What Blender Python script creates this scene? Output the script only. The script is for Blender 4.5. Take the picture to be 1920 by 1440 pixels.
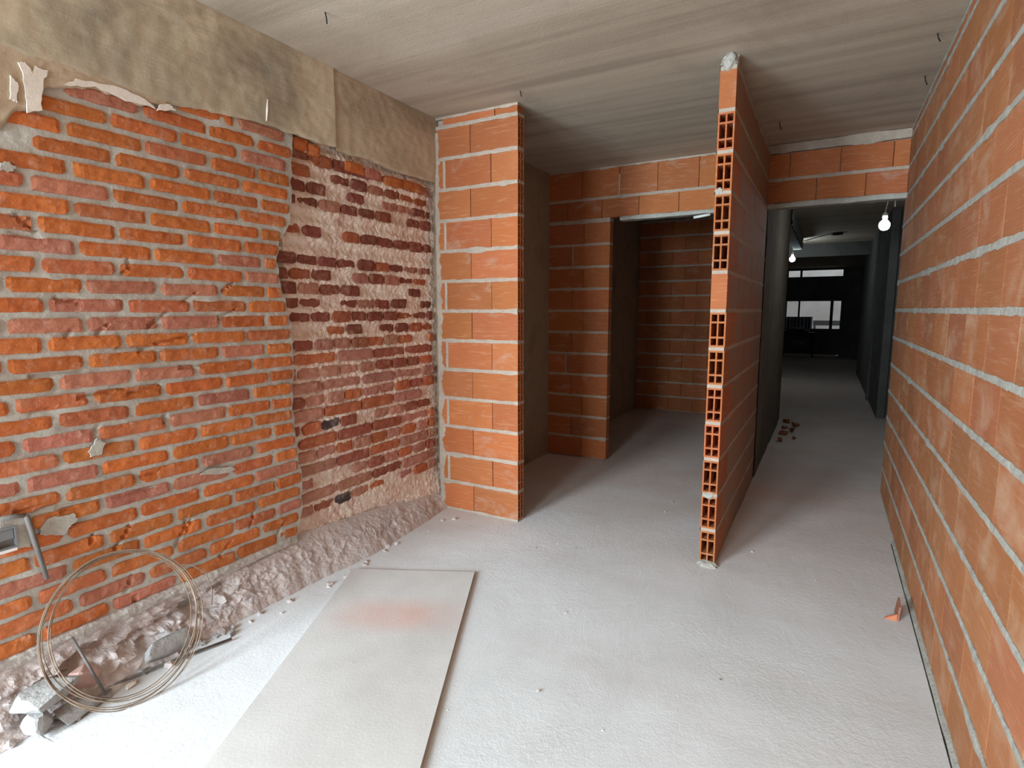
import bpy, bmesh, math, random
from mathutils import Vector, Matrix, noise

random.seed(7)
S = bpy.context.scene
for o in list(bpy.data.objects):
    bpy.data.objects.remove(o)
C = S.collection

# ------------------------------------------------------------------ camera
F_PX, PITCH, YAW, ROLL, CAM_H = 1058.64, -0.1298, 0.5066, -0.0017, 1.3949
fw = Vector((-math.sin(YAW)*math.cos(PITCH), math.cos(YAW)*math.cos(PITCH), math.sin(PITCH)))
rt = Vector((math.cos(YAW), math.sin(YAW), 0)); up = rt.cross(fw)
r2 = rt*math.cos(ROLL)+up*math.sin(ROLL); u2 = up*math.cos(ROLL)-rt*math.sin(ROLL)
cd = bpy.data.cameras.new('camera'); cam = bpy.data.objects.new('camera', cd); C.objects.link(cam)
cd.sensor_fit = 'HORIZONTAL'; cd.sensor_width = 36; cd.lens = 36*F_PX/1920; cd.clip_start = 0.02; cd.clip_end = 200
M = Matrix((r2, u2, -fw)).transposed().to_4x4(); M.translation = Vector((0, 0, CAM_H)); cam.matrix_world = M
S.camera = cam

# ------------------------------------------------------------------ world, daylight, exposure
W = bpy.data.worlds.new('overcast_sky'); S.world = W; W.use_nodes = True
bg = W.node_tree.nodes['Background']; bg.inputs[0].default_value = (0.80, 0.90, 1.0, 1); bg.inputs[1].default_value = 0.9
def area(name, loc, rot, sx, sy, power, col, spread=180):
    l = bpy.data.lights.new(name, 'AREA'); l.shape = 'RECTANGLE'; l.size = sx; l.size_y = sy
    l.energy = power; l.color = col; l.spread = math.radians(spread)
    o = bpy.data.objects.new(name, l); C.objects.link(o); o.location = loc; o.rotation_euler = rot
    return o
# daylight entering through the wide doorway of the front facade, behind the photographer
area('daylight_front_doorway', (-2.62, -3.15, 1.62), (math.radians(68), 0, 0), 1.2, 1.8, 270, (0.74, 0.90, 1.0), 140)
area('fill_left_wall', (-1.05, -3.15, 1.75), (math.radians(70), 0, 0), .8, 1.2, 84, (0.74, 0.90, 1.0), 150)  # added fill to brighten the left wall; no window known there
S.view_settings.view_transform = 'Standard'; S.view_settings.look = 'None'
S.view_settings.gamma = 1.0; S.view_settings.use_curve_mapping = False
S.view_settings.exposure = 0.43

# ------------------------------------------------------------------ materials
def srgb(r, g, b):
    f = lambda c: (c/255/12.92 if c/255 <= 0.04045 else ((c/255+0.055)/1.055)**2.4)
    return (f(r), f(g), f(b), 1)
class NT:
    def __init__(s, name, rough=0.9, spec=0.25):
        s.m = bpy.data.materials.new(name); s.m.use_nodes = True; s.t = s.m.node_tree
        s.b = s.t.nodes['Principled BSDF']; s.b.inputs['Roughness'].default_value = rough
        s.b.inputs['Specular IOR Level'].default_value = spec
    def n(s, typ, **kw):
        nd = s.t.nodes.new(typ)
        for k, v in kw.items():
            if k.startswith('_'): setattr(nd, k[1:], v)
            else: nd.inputs[k].default_value = v
        return nd
    def l(s, a, b): s.t.links.new(a, b)
    def coord(s, kind='Object', scale=(1, 1, 1), per_object=False):
        tc = s.n('ShaderNodeTexCoord'); out = tc.outputs[kind]
        if per_object:
            oi = s.n('ShaderNodeObjectInfo'); mu = s.n('ShaderNodeMath', _operation='MULTIPLY'); mu.inputs[1].default_value = 37.0
            s.l(oi.outputs['Random'], mu.inputs[0]); ad = s.n('ShaderNodeVectorMath', _operation='ADD')
            s.l(out, ad.inputs[0]); s.l(mu.outputs[0], ad.inputs[1]); out = ad.outputs[0]
        mp = s.n('ShaderNodeMapping'); mp.inputs['Scale'].default_value = scale; s.l(out, mp.inputs['Vector'])
        return mp.outputs[0]
    def noise(s, vec, scale, detail=6, rough=0.6, dist=0.0):
        nd = s.n('ShaderNodeTexNoise', Scale=scale, Detail=detail, Roughness=rough, Distortion=dist); s.l(vec, nd.inputs['Vector'])
        return nd.outputs['Fac']
    def ramp(s, fac, stops):
        r = s.n('ShaderNodeValToRGB'); e = r.color_ramp.elements
        while len(e) < len(stops): e.new(0.5)
        for el, (p, c) in zip(e, stops):
            el.position = p; el.color = c if isinstance(c, tuple) else (c, c, c, 1)
        s.l(fac, r.inputs[0]); return r.outputs[0]
    def mix(s, fac, a, b, mode='MIX'):
        m = s.n('ShaderNodeMix', _data_type='RGBA', _blend_type=mode)
        for i, v in ((0, fac), (6, a), (7, b)):
            if isinstance(v, (int, float, tuple)): m.inputs[i].default_value = v
            else: s.l(v, m.inputs[i])
        return m.outputs[2]
    def bump(s, h, strength, dist=0.01, prev=None):
        b = s.n('ShaderNodeBump', Strength=strength, Distance=dist); s.l(h, b.inputs['Height'])
        if prev: s.l(prev, b.inputs['Normal'])
        return b.outputs[0]
    def done(s, col, nrm=None):
        if isinstance(col, tuple): s.b.inputs['Base Color'].default_value = col
        else: s.l(col, s.b.inputs['Base Color'])
        if nrm: s.l(nrm, s.b.inputs['Normal'])
        return s.m
    def objcol(s): return s.n('ShaderNodeObjectInfo').outputs['Color']

MAT = {}
# solid clay brick, each brick its own clay colour (object colour), lime dust and kiln stains
k = NT('clay_brick'); v = k.coord('Object', per_object=True)
c = k.mix(k.ramp(k.noise(v, 9), [(.35, 0.0), (.7, 1.0)]), k.objcol(), (0.80, 0.70, 0.66, 1), 'MULTIPLY')
c = k.mix(k.ramp(k.noise(v, 22, 8, .7), [(.52, 0.0), (.78, .6)]), c, srgb(202, 168, 148))
h = k.noise(v, 60, 8, .7)
MAT['clay'] = k.done(c, k.bump(k.noise(v, 16, 4), .5, .012, k.bump(h, .55, .006)))
# hollow terracotta brick: fine extrusion ribs and mortar smears
def terracotta(name, smear_lo, smear_hi, smear_col, ribs=.5):
    k = NT(name, .75, .3); v = k.coord('Object', per_object=True); v0 = k.coord('Object')
    c = k.mix(k.ramp(k.noise(v, 5, 3), [(.3, 0.0), (.75, .55)]), k.objcol(), (0.82, 0.74, 0.68, 1), 'MULTIPLY')
    c = k.mix(k.ramp(k.noise(k.coord('Object', (1.2, 1, 14), True), 6, 5, .65), [(.55, 0.0), (.85, .35)]), c, srgb(232, 190, 158))
    c = k.mix(k.ramp(k.noise(k.coord('Object', (1, 1, 1.6), True), 4.5, 7, .62, .4), [(smear_lo, 0.0), (smear_hi, .8)]), c, smear_col)
    wv = k.n('ShaderNodeTexWave', Scale=30.0, Distortion=0.25); wv.bands_direction = 'Z'; wv.inputs['Detail'].default_value = 1
    k.l(v0, wv.inputs['Vector'])
    nb = k.bump(wv.outputs['Fac'], ribs, .0018)
    return k.done(c, k.bump(k.noise(v, 45, 6, .7), .25, .003, nb))
MAT['hollow'] = terracotta('hollow_terracotta_brick', .58, .86, srgb(176, 158, 142))
MAT['hollow_dusty'] = terracotta('hollow_terracotta_brick_dusty', .50, .90, srgb(206, 178, 150), .8)
MAT['hollow_smeared'] = terracotta('hollow_terracotta_brick_smeared_with_mortar', .26, .56, srgb(136, 120, 106), .3)
def rough_mat(name, cols, scale=6, bump=.5, bd=.01, rough=.95, fine=70, spec=.2):
    k = NT(name, rough, spec); v = k.coord('Object')
    n1 = k.noise(v, scale, 8, .65, .2)
    c = k.ramp(n1, [(.28+.45*i/(len(cols)-1), c) for i, c in enumerate(cols)])
    c = k.mix(k.ramp(k.noise(v, fine*1.3, 3), [(.3, .0), (.8, .25)]), c, (0.35, 0.33, 0.32, 1), 'MULTIPLY')
    return k.done(c, k.bump(k.noise(v, scale*2.5, 6), bump, bd*1.5, k.bump(k.noise(v, fine, 6, .7), bump, bd*.4)))
MAT['mortar'] = rough_mat('grey_cement_mortar', [srgb(164, 158, 148), srgb(186, 181, 170), srgb(198, 194, 184)], 5, .7, .008)
MAT['mortar_new'] = rough_mat('pale_cement_bed_joint', [srgb(158, 152, 142), srgb(184, 180, 170)], 9, .7, .008)
MAT['mortar_warm'] = rough_mat('warm_cement_bed_joint', [srgb(160, 144, 130), srgb(186, 170, 154)], 9, .7, .008)
MAT['lime'] = rough_mat('old_lime_mortar', [srgb(206, 168, 152), srgb(230, 204, 188), srgb(240, 224, 208), srgb(216, 176, 162)], 4.5, 1.0, .012)
MAT['rubble'] = rough_mat('crumbled_concrete_dust', [srgb(180, 172, 170), srgb(206, 192, 187), srgb(200, 196, 194)], 6, .7, .012)
MAT['chunk'] = rough_mat('broken_concrete', [srgb(140, 137, 134), srgb(172, 169, 166), srgb(156, 153, 149)], 9, .7, .009)
MAT['ledge'] = rough_mat('white_lime_ledge', [srgb(178, 168, 160), srgb(214, 208, 200)], 8, .8, .01)
MAT['plaster'] = rough_mat('beige_old_plaster', [srgb(176, 152, 126), srgb(196, 176, 150)], 4, .4, .006)
MAT['paint'] = rough_mat('flaking_white_paint', [srgb(226, 214, 200), srgb(238, 228, 216)], 7, .3, .004)
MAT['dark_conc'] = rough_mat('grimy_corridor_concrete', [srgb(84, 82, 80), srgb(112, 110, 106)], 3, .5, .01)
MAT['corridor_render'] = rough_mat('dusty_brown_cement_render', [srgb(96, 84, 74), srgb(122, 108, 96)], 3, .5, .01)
MAT['niche'] = rough_mat('stained_concrete_column', [srgb(132, 112, 92), srgb(160, 140, 118), srgb(146, 124, 104)], 3, .5, .008)
MAT['wire'] = rough_mat('rusty_tie_wire', [srgb(116, 96, 80), srgb(156, 134, 114)], 14, .2, .002, .6)
MAT['rebar'] = rough_mat('dull_iron', [srgb(96, 92, 90), srgb(132, 124, 118)], 14, .3, .003, .6)
MAT['grey_plastic'] = NT('grey_plastic', .5).done(srgb(122, 122, 122))
MAT['white_plastic'] = NT('white_plastic', .4).done(srgb(225, 222, 216))
MAT['black'] = NT('black_cable', .6).done(srgb(28, 27, 27))
MAT['wood'] = rough_mat('weathered_plank', [srgb(120, 104, 88), srgb(160, 146, 130)], 8, .3, .004)
MAT['dark_stuff'] = rough_mat('dark_painted_steel', [srgb(46, 46, 50), srgb(66, 66, 70)], 6, .2, .004, .6)
MAT['pale_wall'] = rough_mat('pale_render_in_the_yard', [srgb(196, 188, 180), srgb(216, 210, 202)], 2, .2, .004)
# floor screed: trowel sweeps, grey dust, coarse stipple
k = NT('cement_floor_screed', .92, .25); v = k.coord('Object')
c = k.ramp(k.noise(v, 1.1, 6, .6, .5), [(.3, srgb(200, 200, 199)), (.55, srgb(214, 215, 215)), (.75, srgb(222, 224, 225))])
c = k.mix(k.ramp(k.noise(k.coord('Object', (.35, 1.5, 1)), 2.3, 5, .6), [(.5, 0.0), (.8, .5)]), c, srgb(196, 190, 186))
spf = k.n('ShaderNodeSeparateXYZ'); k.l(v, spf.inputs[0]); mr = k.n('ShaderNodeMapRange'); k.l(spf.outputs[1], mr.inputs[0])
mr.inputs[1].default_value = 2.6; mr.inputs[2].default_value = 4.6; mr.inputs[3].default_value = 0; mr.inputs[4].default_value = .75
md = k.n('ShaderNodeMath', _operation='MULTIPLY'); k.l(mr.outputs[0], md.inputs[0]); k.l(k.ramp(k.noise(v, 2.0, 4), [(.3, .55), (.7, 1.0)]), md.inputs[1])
c = k.mix(md.outputs[0], c, srgb(198, 168, 152))  # warm bounce light painted in toward the back, mixed with brick dust
stip = k.noise(v, 42, 3, .5, .8); area_m = k.ramp(k.noise(v, .8, 2), [(.42, 0.15), (.62, 1.0)])
sm = k.n('ShaderNodeMath', _operation='MULTIPLY'); k.l(stip, sm.inputs[0]); k.l(area_m, sm.inputs[1])
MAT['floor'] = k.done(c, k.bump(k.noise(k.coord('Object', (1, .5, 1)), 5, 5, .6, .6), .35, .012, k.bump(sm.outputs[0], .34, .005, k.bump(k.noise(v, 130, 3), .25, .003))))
# ceiling: board-marked concrete, boards run across the room
k = NT('board_marked_concrete', .92, .2); v = k.coord('Object')
bands = k.noise(k.coord('Object', (.18, 3.4, 1)), 2.0, 5, .6); blot = k.noise(v, 1.6, 6, .65, .6)
c = k.ramp(bands, [(.3, srgb(162, 148, 132)), (.52, srgb(184, 170, 152)), (.72, srgb(196, 183, 168))])
c = k.mix(k.ramp(blot, [(.52, 0.0), (.78, .55)]), c, srgb(142, 128, 112))
c = k.mix(k.ramp(k.noise(k.coord('Object', (.5, 1, 1)), 9, 7, .7), [(.62, 0.0), (.8, .4)]), c, srgb(132, 110, 88))
brk = k.n('ShaderNodeTexBrick', Scale=1.0); brk.inputs['Brick Width'].default_value = 2.6; brk.inputs['Row Height'].default_value = .14
brk.inputs['Mortar Size'].default_value = .002; brk.inputs['Mortar Smooth'].default_value = .5; brk.inputs['Color1'].default_value = (.6, .6, .6, 1); brk.inputs['Color2'].default_value = (.45, .45, .45, 1); brk.inputs['Mortar'].default_value = (0, 0, 0, 1)
k.l(v, brk.inputs['Vector'])
MAT['ceiling'] = k.done(c, k.bump(brk.outputs['Color'], .3, .006, k.bump(k.noise(v, 70, 6, .7), .3, .004)))
# beam concrete
def beam_mat(name, a, b, cc):
    k = NT(name, .95, .15); v = k.coord('Object')
    c = k.ramp(k.noise(k.coord('Object', (1, .8, 1.2)), 1.5, 8, .62, .6), [(.32, a), (.52, b), (.72, cc)])
    c = k.mix(k.ramp(k.noise(v, 30, 5, .7), [(.6, 0.0), (.85, .35)]), c, srgb(110, 98, 82))
    return k.done(c, k.bump(k.noise(k.coord('Object', (1, .6, 4)), 6, 6), .4, .01, k.bump(k.noise(v, 80, 6, .7), .4, .004)))
MAT['beam'] = beam_mat('stained_beam_concrete', srgb(146, 136, 118), srgb(200, 184, 158), srgb(216, 200, 176))
MAT['beam_dark'] = beam_mat('smoke_grey_beam_stain', srgb(150, 134, 114), srgb(184, 166, 142), srgb(202, 184, 160))
# board on the floor
k = NT('dusty_fibre_board', .85, .3); v = k.coord('Object')
c = k.ramp(k.noise(v, 2.2, 6, .6), [(.3, srgb(190, 186, 182)), (.6, srgb(204, 201, 197)), (.8, srgb(212, 206, 200))])
sp = k.n('ShaderNodeSeparateXYZ'); k.l(k.coord('Object'), sp.inputs[0])
def band(axis, mid, half):
    a = k.n('ShaderNodeMath', _operation='SUBTRACT'); k.l(sp.outputs[axis], a.inputs[0]); a.inputs[1].default_value = mid
    b = k.n('ShaderNodeMath', _operation='ABSOLUTE'); k.l(a.outputs[0], b.inputs[0])
    m = k.n('ShaderNodeMapRange'); k.l(b.outputs[0], m.inputs[0]); m.inputs[1].default_value = half*.25; m.inputs[2].default_value = half; m.inputs[3].default_value = 1; m.inputs[4].default_value = 0
    return m.outputs[0]
mm = k.n('ShaderNodeMath', _operation='MULTIPLY'); k.l(band(0, -.29, .36), mm.inputs[0]); k.l(band(1, -.44, .17), mm.inputs[1])
m2 = k.n('ShaderNodeMath', _operation='MULTIPLY'); k.l(mm.outputs[0], m2.inputs[0]); k.l(k.ramp(k.noise(v, 5, 4), [(.2, .4), (.7, 1.0)]), m2.inputs[1])
m3 = k.n('ShaderNodeMath', _operation='MULTIPLY'); k.l(m2.outputs[0], m3.inputs[0]); m3.inputs[1].default_value = .75
c = k.mix(m3.outputs[0], c, srgb(206, 158, 144))
MAT['board'] = k.done(c, k.bump(k.noise(v, 90, 4), .2, .003))
def emit(name, col, s):
    k = NT(name); k.b.inputs['Emission Color'].default_value = col; k.b.inputs['Emission Strength'].default_value = s
    return k.done((1, 1, 1, 1))
MAT['led'] = emit('lit_led_globe', (0.78, 0.93, 1.0, 1), 100)

# ------------------------------------------------------------------ mesh helpers
class MB:
    def __init__(s): s.v = []; s.f = []
    def quad(s, a, b, c, d):
        n = len(s.v); s.v += [tuple(a), tuple(b), tuple(c), tuple(d)]; s.f.append((n, n+1, n+2, n+3))
    def box(s, x0, x1, y0, y1, z0, z1):
        n = len(s.v)
        s.v += [(x, y, z) for z in (z0, z1) for y in (y0, y1) for x in (x0, x1)]
        s.f += [tuple(n+i for i in q) for q in ((0, 2, 3, 1), (4, 5, 7, 6), (0, 1, 5, 4), (2, 6, 7, 3), (0, 4, 6, 2), (1, 3, 7, 5))]
    def grid(s, nu, nv, fn):
        n = len(s.v)
        for j in range(nv+1):
            for i in range(nu+1): s.v.append(tuple(fn(i/nu, j/nv)))
        for j in range(nv):
            for i in range(nu):
                a = n+j*(nu+1)+i; s.f.append((a, a+1, a+nu+2, a+nu+1))
    def tube(s, pts, r, k=6, closed=False):
        n = len(s.v); m = len(pts); P = [Vector(p) for p in pts]
        up = Vector((0.13, 0.21, 1)).normalized()
        for i, p in enumerate(P):
            a = P[(i-1) % m] if (closed or i > 0) else p; b = P[(i+1) % m] if (closed or i < m-1) else p
            t = (b-a).normalized(); x = t.cross(up)
            if x.length < 1e-3: x = t.cross(Vector((1, 0, 0)))
            x.normalize(); y = t.cross(x)
            rr = r[i] if isinstance(r, (list, tuple)) else r
            for q in range(k):
                an = 2*math.pi*q/k; s.v.append(tuple(p+(x*math.cos(an)+y*math.sin(an))*rr))
        for i in range(m if closed else m-1):
            for q in range(k):
                a = n+i*k+q; b = n+i*k+(q+1) % k; c = n+((i+1) % m)*k+(q+1) % k; d = n+((i+1) % m)*k+q
                s.f.append((a, b, c, d))
        if not closed:
            s.f.append(tuple(n+q for q in range(k))[::-1]); s.f.append(tuple(n+(m-1)*k+q for q in range(k)))
    def lathe(s, prof, k=16, at=(0, 0, 0)):
        n = len(s.v); X, Y, Z = at
        for (r, z) in prof:
            for q in range(k):
                an = 2*math.pi*q/k; s.v.append((X+r*math.cos(an), Y+r*math.sin(an), Z+z))
        for i in range(len(prof)-1):
            for q in range(k):
                s.f.append((n+i*k+q, n+i*k+(q+1) % k, n+(i+1)*k+(q+1) % k, n+(i+1)*k+q))
        s.f.append(tuple(n+q for q in range(k))[::-1]); s.f.append(tuple(n+(len(prof)-1)*k+q for q in range(k)))
    def mesh(s, name, mat, smooth=False):
        me = bpy.data.meshes.new(name); me.from_pydata(s.v, [], s.f); me.update()
        me.materials.append(MAT[mat] if isinstance(mat, str) else mat)
        bm = bmesh.new(); bm.from_mesh(me); bmesh.ops.recalc_face_normals(bm, faces=bm.faces); bm.to_mesh(me); bm.free()
        if smooth: me.polygons.foreach_set('use_smooth', [True]*len(me.polygons))
        return me
def obj(name, me, parent=None, loc=(0, 0, 0), color=None):
    o = bpy.data.objects.new(name, me); C.objects.link(o); o.location = loc
    if parent: o.parent = parent
    if color: o.color = color
    return o
def tag(o, label, cat, group=None, kind=None):
    o['label'] = label; o['category'] = cat
    if group: o['group'] = group
    if kind: o['kind'] = kind
    return o
def structure(o, label, cat='wall'): return tag(o, label, cat, None, 'structure')
def thing(name, label, cat, loc, group=None):
    o = bpy.data.objects.new(name, None); C.objects.link(o); o.location = loc; o.empty_display_size = .1
    return tag(o, label, cat, group)
def nz(x, y, z=0.0): return noise.noise(Vector((x, y, z)))
def fbm(x, y, z=0.0, o=4): return noise.fractal(Vector((x, y, z)), 1.0, 2.0, o)
def lerp(pts, x):
    if x <= pts[0][0]: return pts[0][1]
    for (a, b), (c, d) in zip(pts, pts[1:]):
        if x <= c: return b+(d-b)*(x-a)/(c-a)
    return pts[-1][1]
rnd = random.uniform
P = 0.198                      # course pitch of the hollow brickwork
H = 2.643                      # ceiling height
XL, XR = -2.33, 0.436          # left and right wall faces
YB = 4.914                     # face of the back wall
YN = 3.167                     # face of the nib wall
XP = -0.539                    # partition, left face
YP = 3.1045                    # partition, end face

def clay_tone(kind):
    t = random.random(); q = rnd(.89, 1.00)
    def c(r, g, b): return srgb(min(250, r*q+rnd(-3, 3)), g*q+rnd(-3, 3), b*q+rnd(-3, 3))
    if kind == 'orange': return c(203, 116, 62) if t < .74 else c(196, 114, 74) if t < .88 else c(192, 124, 100)
    if kind == 'old': return c(142, 82, 66) if t < .62 else c(176, 102, 70) if t < .78 else c(182, 126, 106) if t < .93 else c(82, 74, 76)
    if kind == 'low': return c(164, 98, 80) if t < .24 else c(198, 116, 78) if t < .50 else c(194, 138, 120) if t < .95 else c(88, 80, 82)
    if kind == 'dusty': return c(180, 114, 74)
    return c(178, 103, 59)

# ------------------------------------------------------------------ floor and ceiling
m = MB()
m.box(-4.0, .416, -3.42, 3.95, -.06, 0); m.box(-4.0, 1.8, 3.95, 25.0, -.06, 0)
m.box(-4.0, 1.8, -3.42, 25.0, -.12, -.065)
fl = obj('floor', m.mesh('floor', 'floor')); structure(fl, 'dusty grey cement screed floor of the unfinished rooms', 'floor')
m = MB()
m.grid(240, 5, lambda u, w: (lambda q: (q[0]+.002*nz(u*50, 3), -3.3+u*7.25, q[1]+(.004*fbm(u*70, w*3) if w > 0 else 0)))(
    [(.421, -.055), (.4215, .002), (.424, .006), (.429, .010), (.434, .014), (.446, .020)][round(w*5)]))
sk = obj('baseboard_right', m.mesh('baseboard_right', 'mortar_new')); structure(sk, 'thin smear of pale mortar along the foot of the right wall', 'mortar fillet')
m = MB(); m.box(-4.0, 1.8, -3.42, 19.7, H, H+.18)
ce = obj('ceiling', m.mesh('ceiling', 'ceiling')); structure(ce, 'board-marked bare concrete ceiling slab over the unfinished rooms', 'ceiling')

# ------------------------------------------------------------------ left wall, orange brick panel
edge = [(0.0, 1.90), (.23, 1.915), (.38, 1.95), (.52, 1.966), (.75, 1.93), (.95, 1.925), (1.15, 1.945), (1.35, 1.934), (1.5, 1.90), (1.656, 1.876), (1.72, 1.90), (1.816, 1.964), (2.0, 1.985), (2.176, 2.003), (2.4, 2.01)]
top = [(.3, 1.95), (.856, 1.955), (.888, 2.01), (.95, 2.05), (1.0, 2.136), (1.145, 2.174), (1.29, 2.165), (1.545, 2.215), (1.8, 2.24), (2.2, 2.242)]
grooves = []   # chisel marks (y0, z0, y1, z1, depth)
def G(px, depth=.014):
    out = []
    for (x, y) in px:
        d = fw*F_PX+r2*(x-960)-u2*(y-720); s = XL/d.x
        out.append((s*d.y, CAM_H+s*d.z))
    for a, b in zip(out, out[1:]): grooves.append((*a, *b, depth))
for g in ([(32, 404), (70, 436)], [(232, 512), (246, 500), (240, 484)], [(280, 612), (318, 582)], [(346, 566), (366, 550)], [(412, 596), (442, 580)],
          [(186, 625), (200, 610)], [(222, 652), (282, 650)], [(264, 658), (292, 644), (366, 628)], [(128, 630), (136, 618)], [(60, 706), (160, 694)],
          [(240, 738), (300, 722)], [(60, 774), (100, 764)], [(180, 812), (186, 796)], [(310, 790), (312, 776)], [(30, 960), (110, 948), (180, 934)],
          [(120, 958), (190, 938), (290, 914)], [(215, 1034), (245, 985)], [(332, 1022), (352, 975), (345, 968)], [(238, 1108), (248, 1080)], [(256, 1130), (252, 1118)],
          [(170, 1016), (176, 1002)], [(414, 1044), (432, 1016)], [(470, 986), (478, 958)], [(520, 1004), (534, 978)], [(350, 1000), (362, 968), (396, 958)],
          [(262, 896), (306, 880)], [(70, 445), (20, 436)], [(420, 545), (440, 530)], [(106, 560), (150, 568)], [(340, 690), (400, 682)], [(150, 745), (236, 728)]):
    G(g, rnd(.010, .018))
def dent(y, z, soft=.010):
    d = 0.0
    for (y0, z0, y1, z1, dp) in grooves:
        ly, lz = y1-y0, z1-z0; L2 = ly*ly+lz*lz
        t = max(0, min(1, ((y-y0)*ly+(z-z0)*lz)/L2)); q = math.hypot(y-y0-t*ly, z-z0-t*lz)
        w = soft*(1.0-.5*t)
        if q < w: d = max(d, dp*(1-(q/w)**2))
    return d
def left_mortar(y, z):
    e = XL-.0075+.0040*fbm(y*9, z*16, 3.1)+.006*max(0, fbm(y*5, z*9, 8.7)-.15)
    return e-dent(y, z)*.8
Y0 = .36
m = MB()
NU, NVV = 210, 250
def lm(u, w):
    z = .20+w*(2.26-.20); ye = lerp(edge, z)+.012*nz(z*22, 1.3)
    y = Y0+u*(ye-Y0); return (left_mortar(y, z), y, z)
m.grid(NU, NVV, lm)
def le(u, w):   # ragged broken end of the panel, stepping back to the old masonry
    z = .20+w*(2.26-.20); ye = lerp(edge, z)+.012*nz(z*22, 1.3)
    return (lerp([(0, left_mortar(ye, z)), (1, XL-.07)], u), ye+.014*math.sin(u*3)*nz(z*30, 7+u*2), z)
m.grid(4, NVV, le)
m.box(XL-.16, XL-.05, Y0, 1.95, 0, 2.3)
wl = obj('wall_left', m.mesh('wall_left', 'mortar', True)); structure(wl, 'left wall panel of bright orange clay bricks laid in grey mortar')
odd = [.926, 1.176, 1.431, 1.697]; even = [.809, 1.04, 1.298, 1.565, 1.796]
def clay_brick(name, parent, xf, y0, y1, z0, z1, kind, nu, nv, rough, depth, chip, disp=None, mat='clay', tone=None):
    cy, cz = (y0+y1)/2, (z0+z1)/2; s0 = random.random()*50
    m = MB(); hu, hv = (y1-y0)/2, (z1-z0)/2
    cut = [rnd(0, chip) for _ in range(4)]; tilt = rnd(-.03, .03)
    def fn(u, w):
        a, b = u*2-1, w*2-1
        ex = (1-abs(a))*hu; ez = (1-abs(b))*hv
        q = (a > 0)+2*(b > 0)
        dxc = max(0, cut[q]-ex-ez) if ex+ez < cut[q] else 0
        y = a*(hu-.25*dxc)+.0035*nz(s0+a*2, b*3, s0); z = b*hv+.0028*nz(s0+a*4, b*2, 9+s0)+tilt*y*.4
        y -= math.copysign(min(dxc, .02), a)*.6; z -= math.copysign(min(dxc, .012), b)*.5
        rim = .004 if (u in (0, 1) or w in (0, 1)) else 0
        x = rough*fbm(s0+a*hu*28, b*hv*40, s0, 3)-rim
        if disp: x -= disp(cy+y, cz+z)
        return (x, y, z)
    m.grid(nu, nv, fn); n = (nu+1)*(nv+1)
    ring = [i for i in range(nu+1)]+[(j+1)*(nu+1)-1 for j in range(1, nv+1)]+[nv*(nu+1)+i for i in range(nu-1, -1, -1)]+[j*(nu+1) for j in range(nv-1, 0, -1)]
    for i in ring: x, y, z = m.v[i]; m.v.append((-depth, y, z))
    L = len(ring)
    for i in range(L): m.f.append((ring[i], ring[(i+1) % L], n+(i+1) % L, n+i))
    return obj(name, m.mesh(name, mat), parent, (xf, cy, cz), tone or clay_tone(kind))
for kk in range(30):
    zb = .2465+.0673*kk; zt = zb+.0480
    joints = (odd if kk % 2 else even)
    js = [joints[0]-.247*2, joints[0]-.247]+joints; js.append(js[-1]+.26)
    off = rnd(-.012, .012)
    for a, b in zip(js, js[1:]):
        y0, y1 = a+.009+off+rnd(-.003, .004), b-.009+off+rnd(-.004, .003)
        zm = (zb+zt)/2; ye = lerp(edge, zm)+.012*nz(zm*22, 1.3)-.012
        if y0 < Y0: y0 = Y0+.002
        if y1 < Y0+.03 or y0 > ye-.03: continue
        y1 = min(y1, ye); ym = (y0+y1)/2
        if zb > lerp(top, ym)-.015: continue
        if zt > lerp(top, ym)+.02 and ym < .98: continue
        clay_brick('brick', wl, XL+rnd(-.001, .004), y0, y1, zb+rnd(-.002, .002), zt+rnd(-.002, .002), 'orange', 16, 5, .0028, .045, .014, dent)

# ------------------------------------------------------------------ left wall, old lime-mortar masonry
XO = XL-.045
mo = MB()
def om(u, w):
    z = .02+w*(2.34-.02); y0 = lerp(edge, z)-.03; y = y0+u*(3.2-y0)
    lump = .006*fbm(y*7, z*11, 20.3)+.0055*fbm(y*42, z*46, 4.4, 5)+.008*max(0, fbm(y*3.2, z*6, 41))-.005
    row = (2.101-z)/.074; st = .5+.5*math.cos(2*math.pi*row)
    low = max(0, min(1, (.42-z)/.4))
    return (XO-.014*st*(1-low)+lump+.05*low*low, y, z)
mo.grid(190, 300, om); mo.box(XL-.2, XL-.09, 1.9, 3.26, 0, 2.3)
wo = obj('wall_left_old', mo.mesh('wall_left_old', 'lime')); structure(wo, 'old weathered masonry of small dark red bricks in crumbling lime mortar')
gaps = {0: [], 3: 1, 5: 1}
for r in range(-1, 26):
    zc = 2.101-.074*r
    if zc < .28: break
    cover = {3: .9, 5: .88, 8: .55, 11: .45}.get(r, .10 if r < 12 else .08)
    low = zc < 1.25
    stretcher = low and r % 2 == 1
    wdt = .285 if stretcher else .143
    y = 1.80+rnd(0, wdt)
    while y < 3.15:
        w = wdt*rnd(.93, 1.06); y1 = y+w-.017
        ys = lerp(edge, zc)+.02
        a = max(y, ys); b = min(y1, 3.155)
        if b-a > .035 and random.random() > cover:
            patch = fbm(a*2.1, zc*3.3, 77)
            if patch < (.55 if not low else .8):
                clay_brick('brick', wo, XO+rnd(-.006, .010)-(0.004 if not low else 0), a, b, zc-.0285+rnd(-.004, .003), zc+.0275+rnd(-.003, .004), 'low' if low else 'old', 6 if not stretcher else 10, 5, .0055, .05, .013)
        y += w
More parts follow.
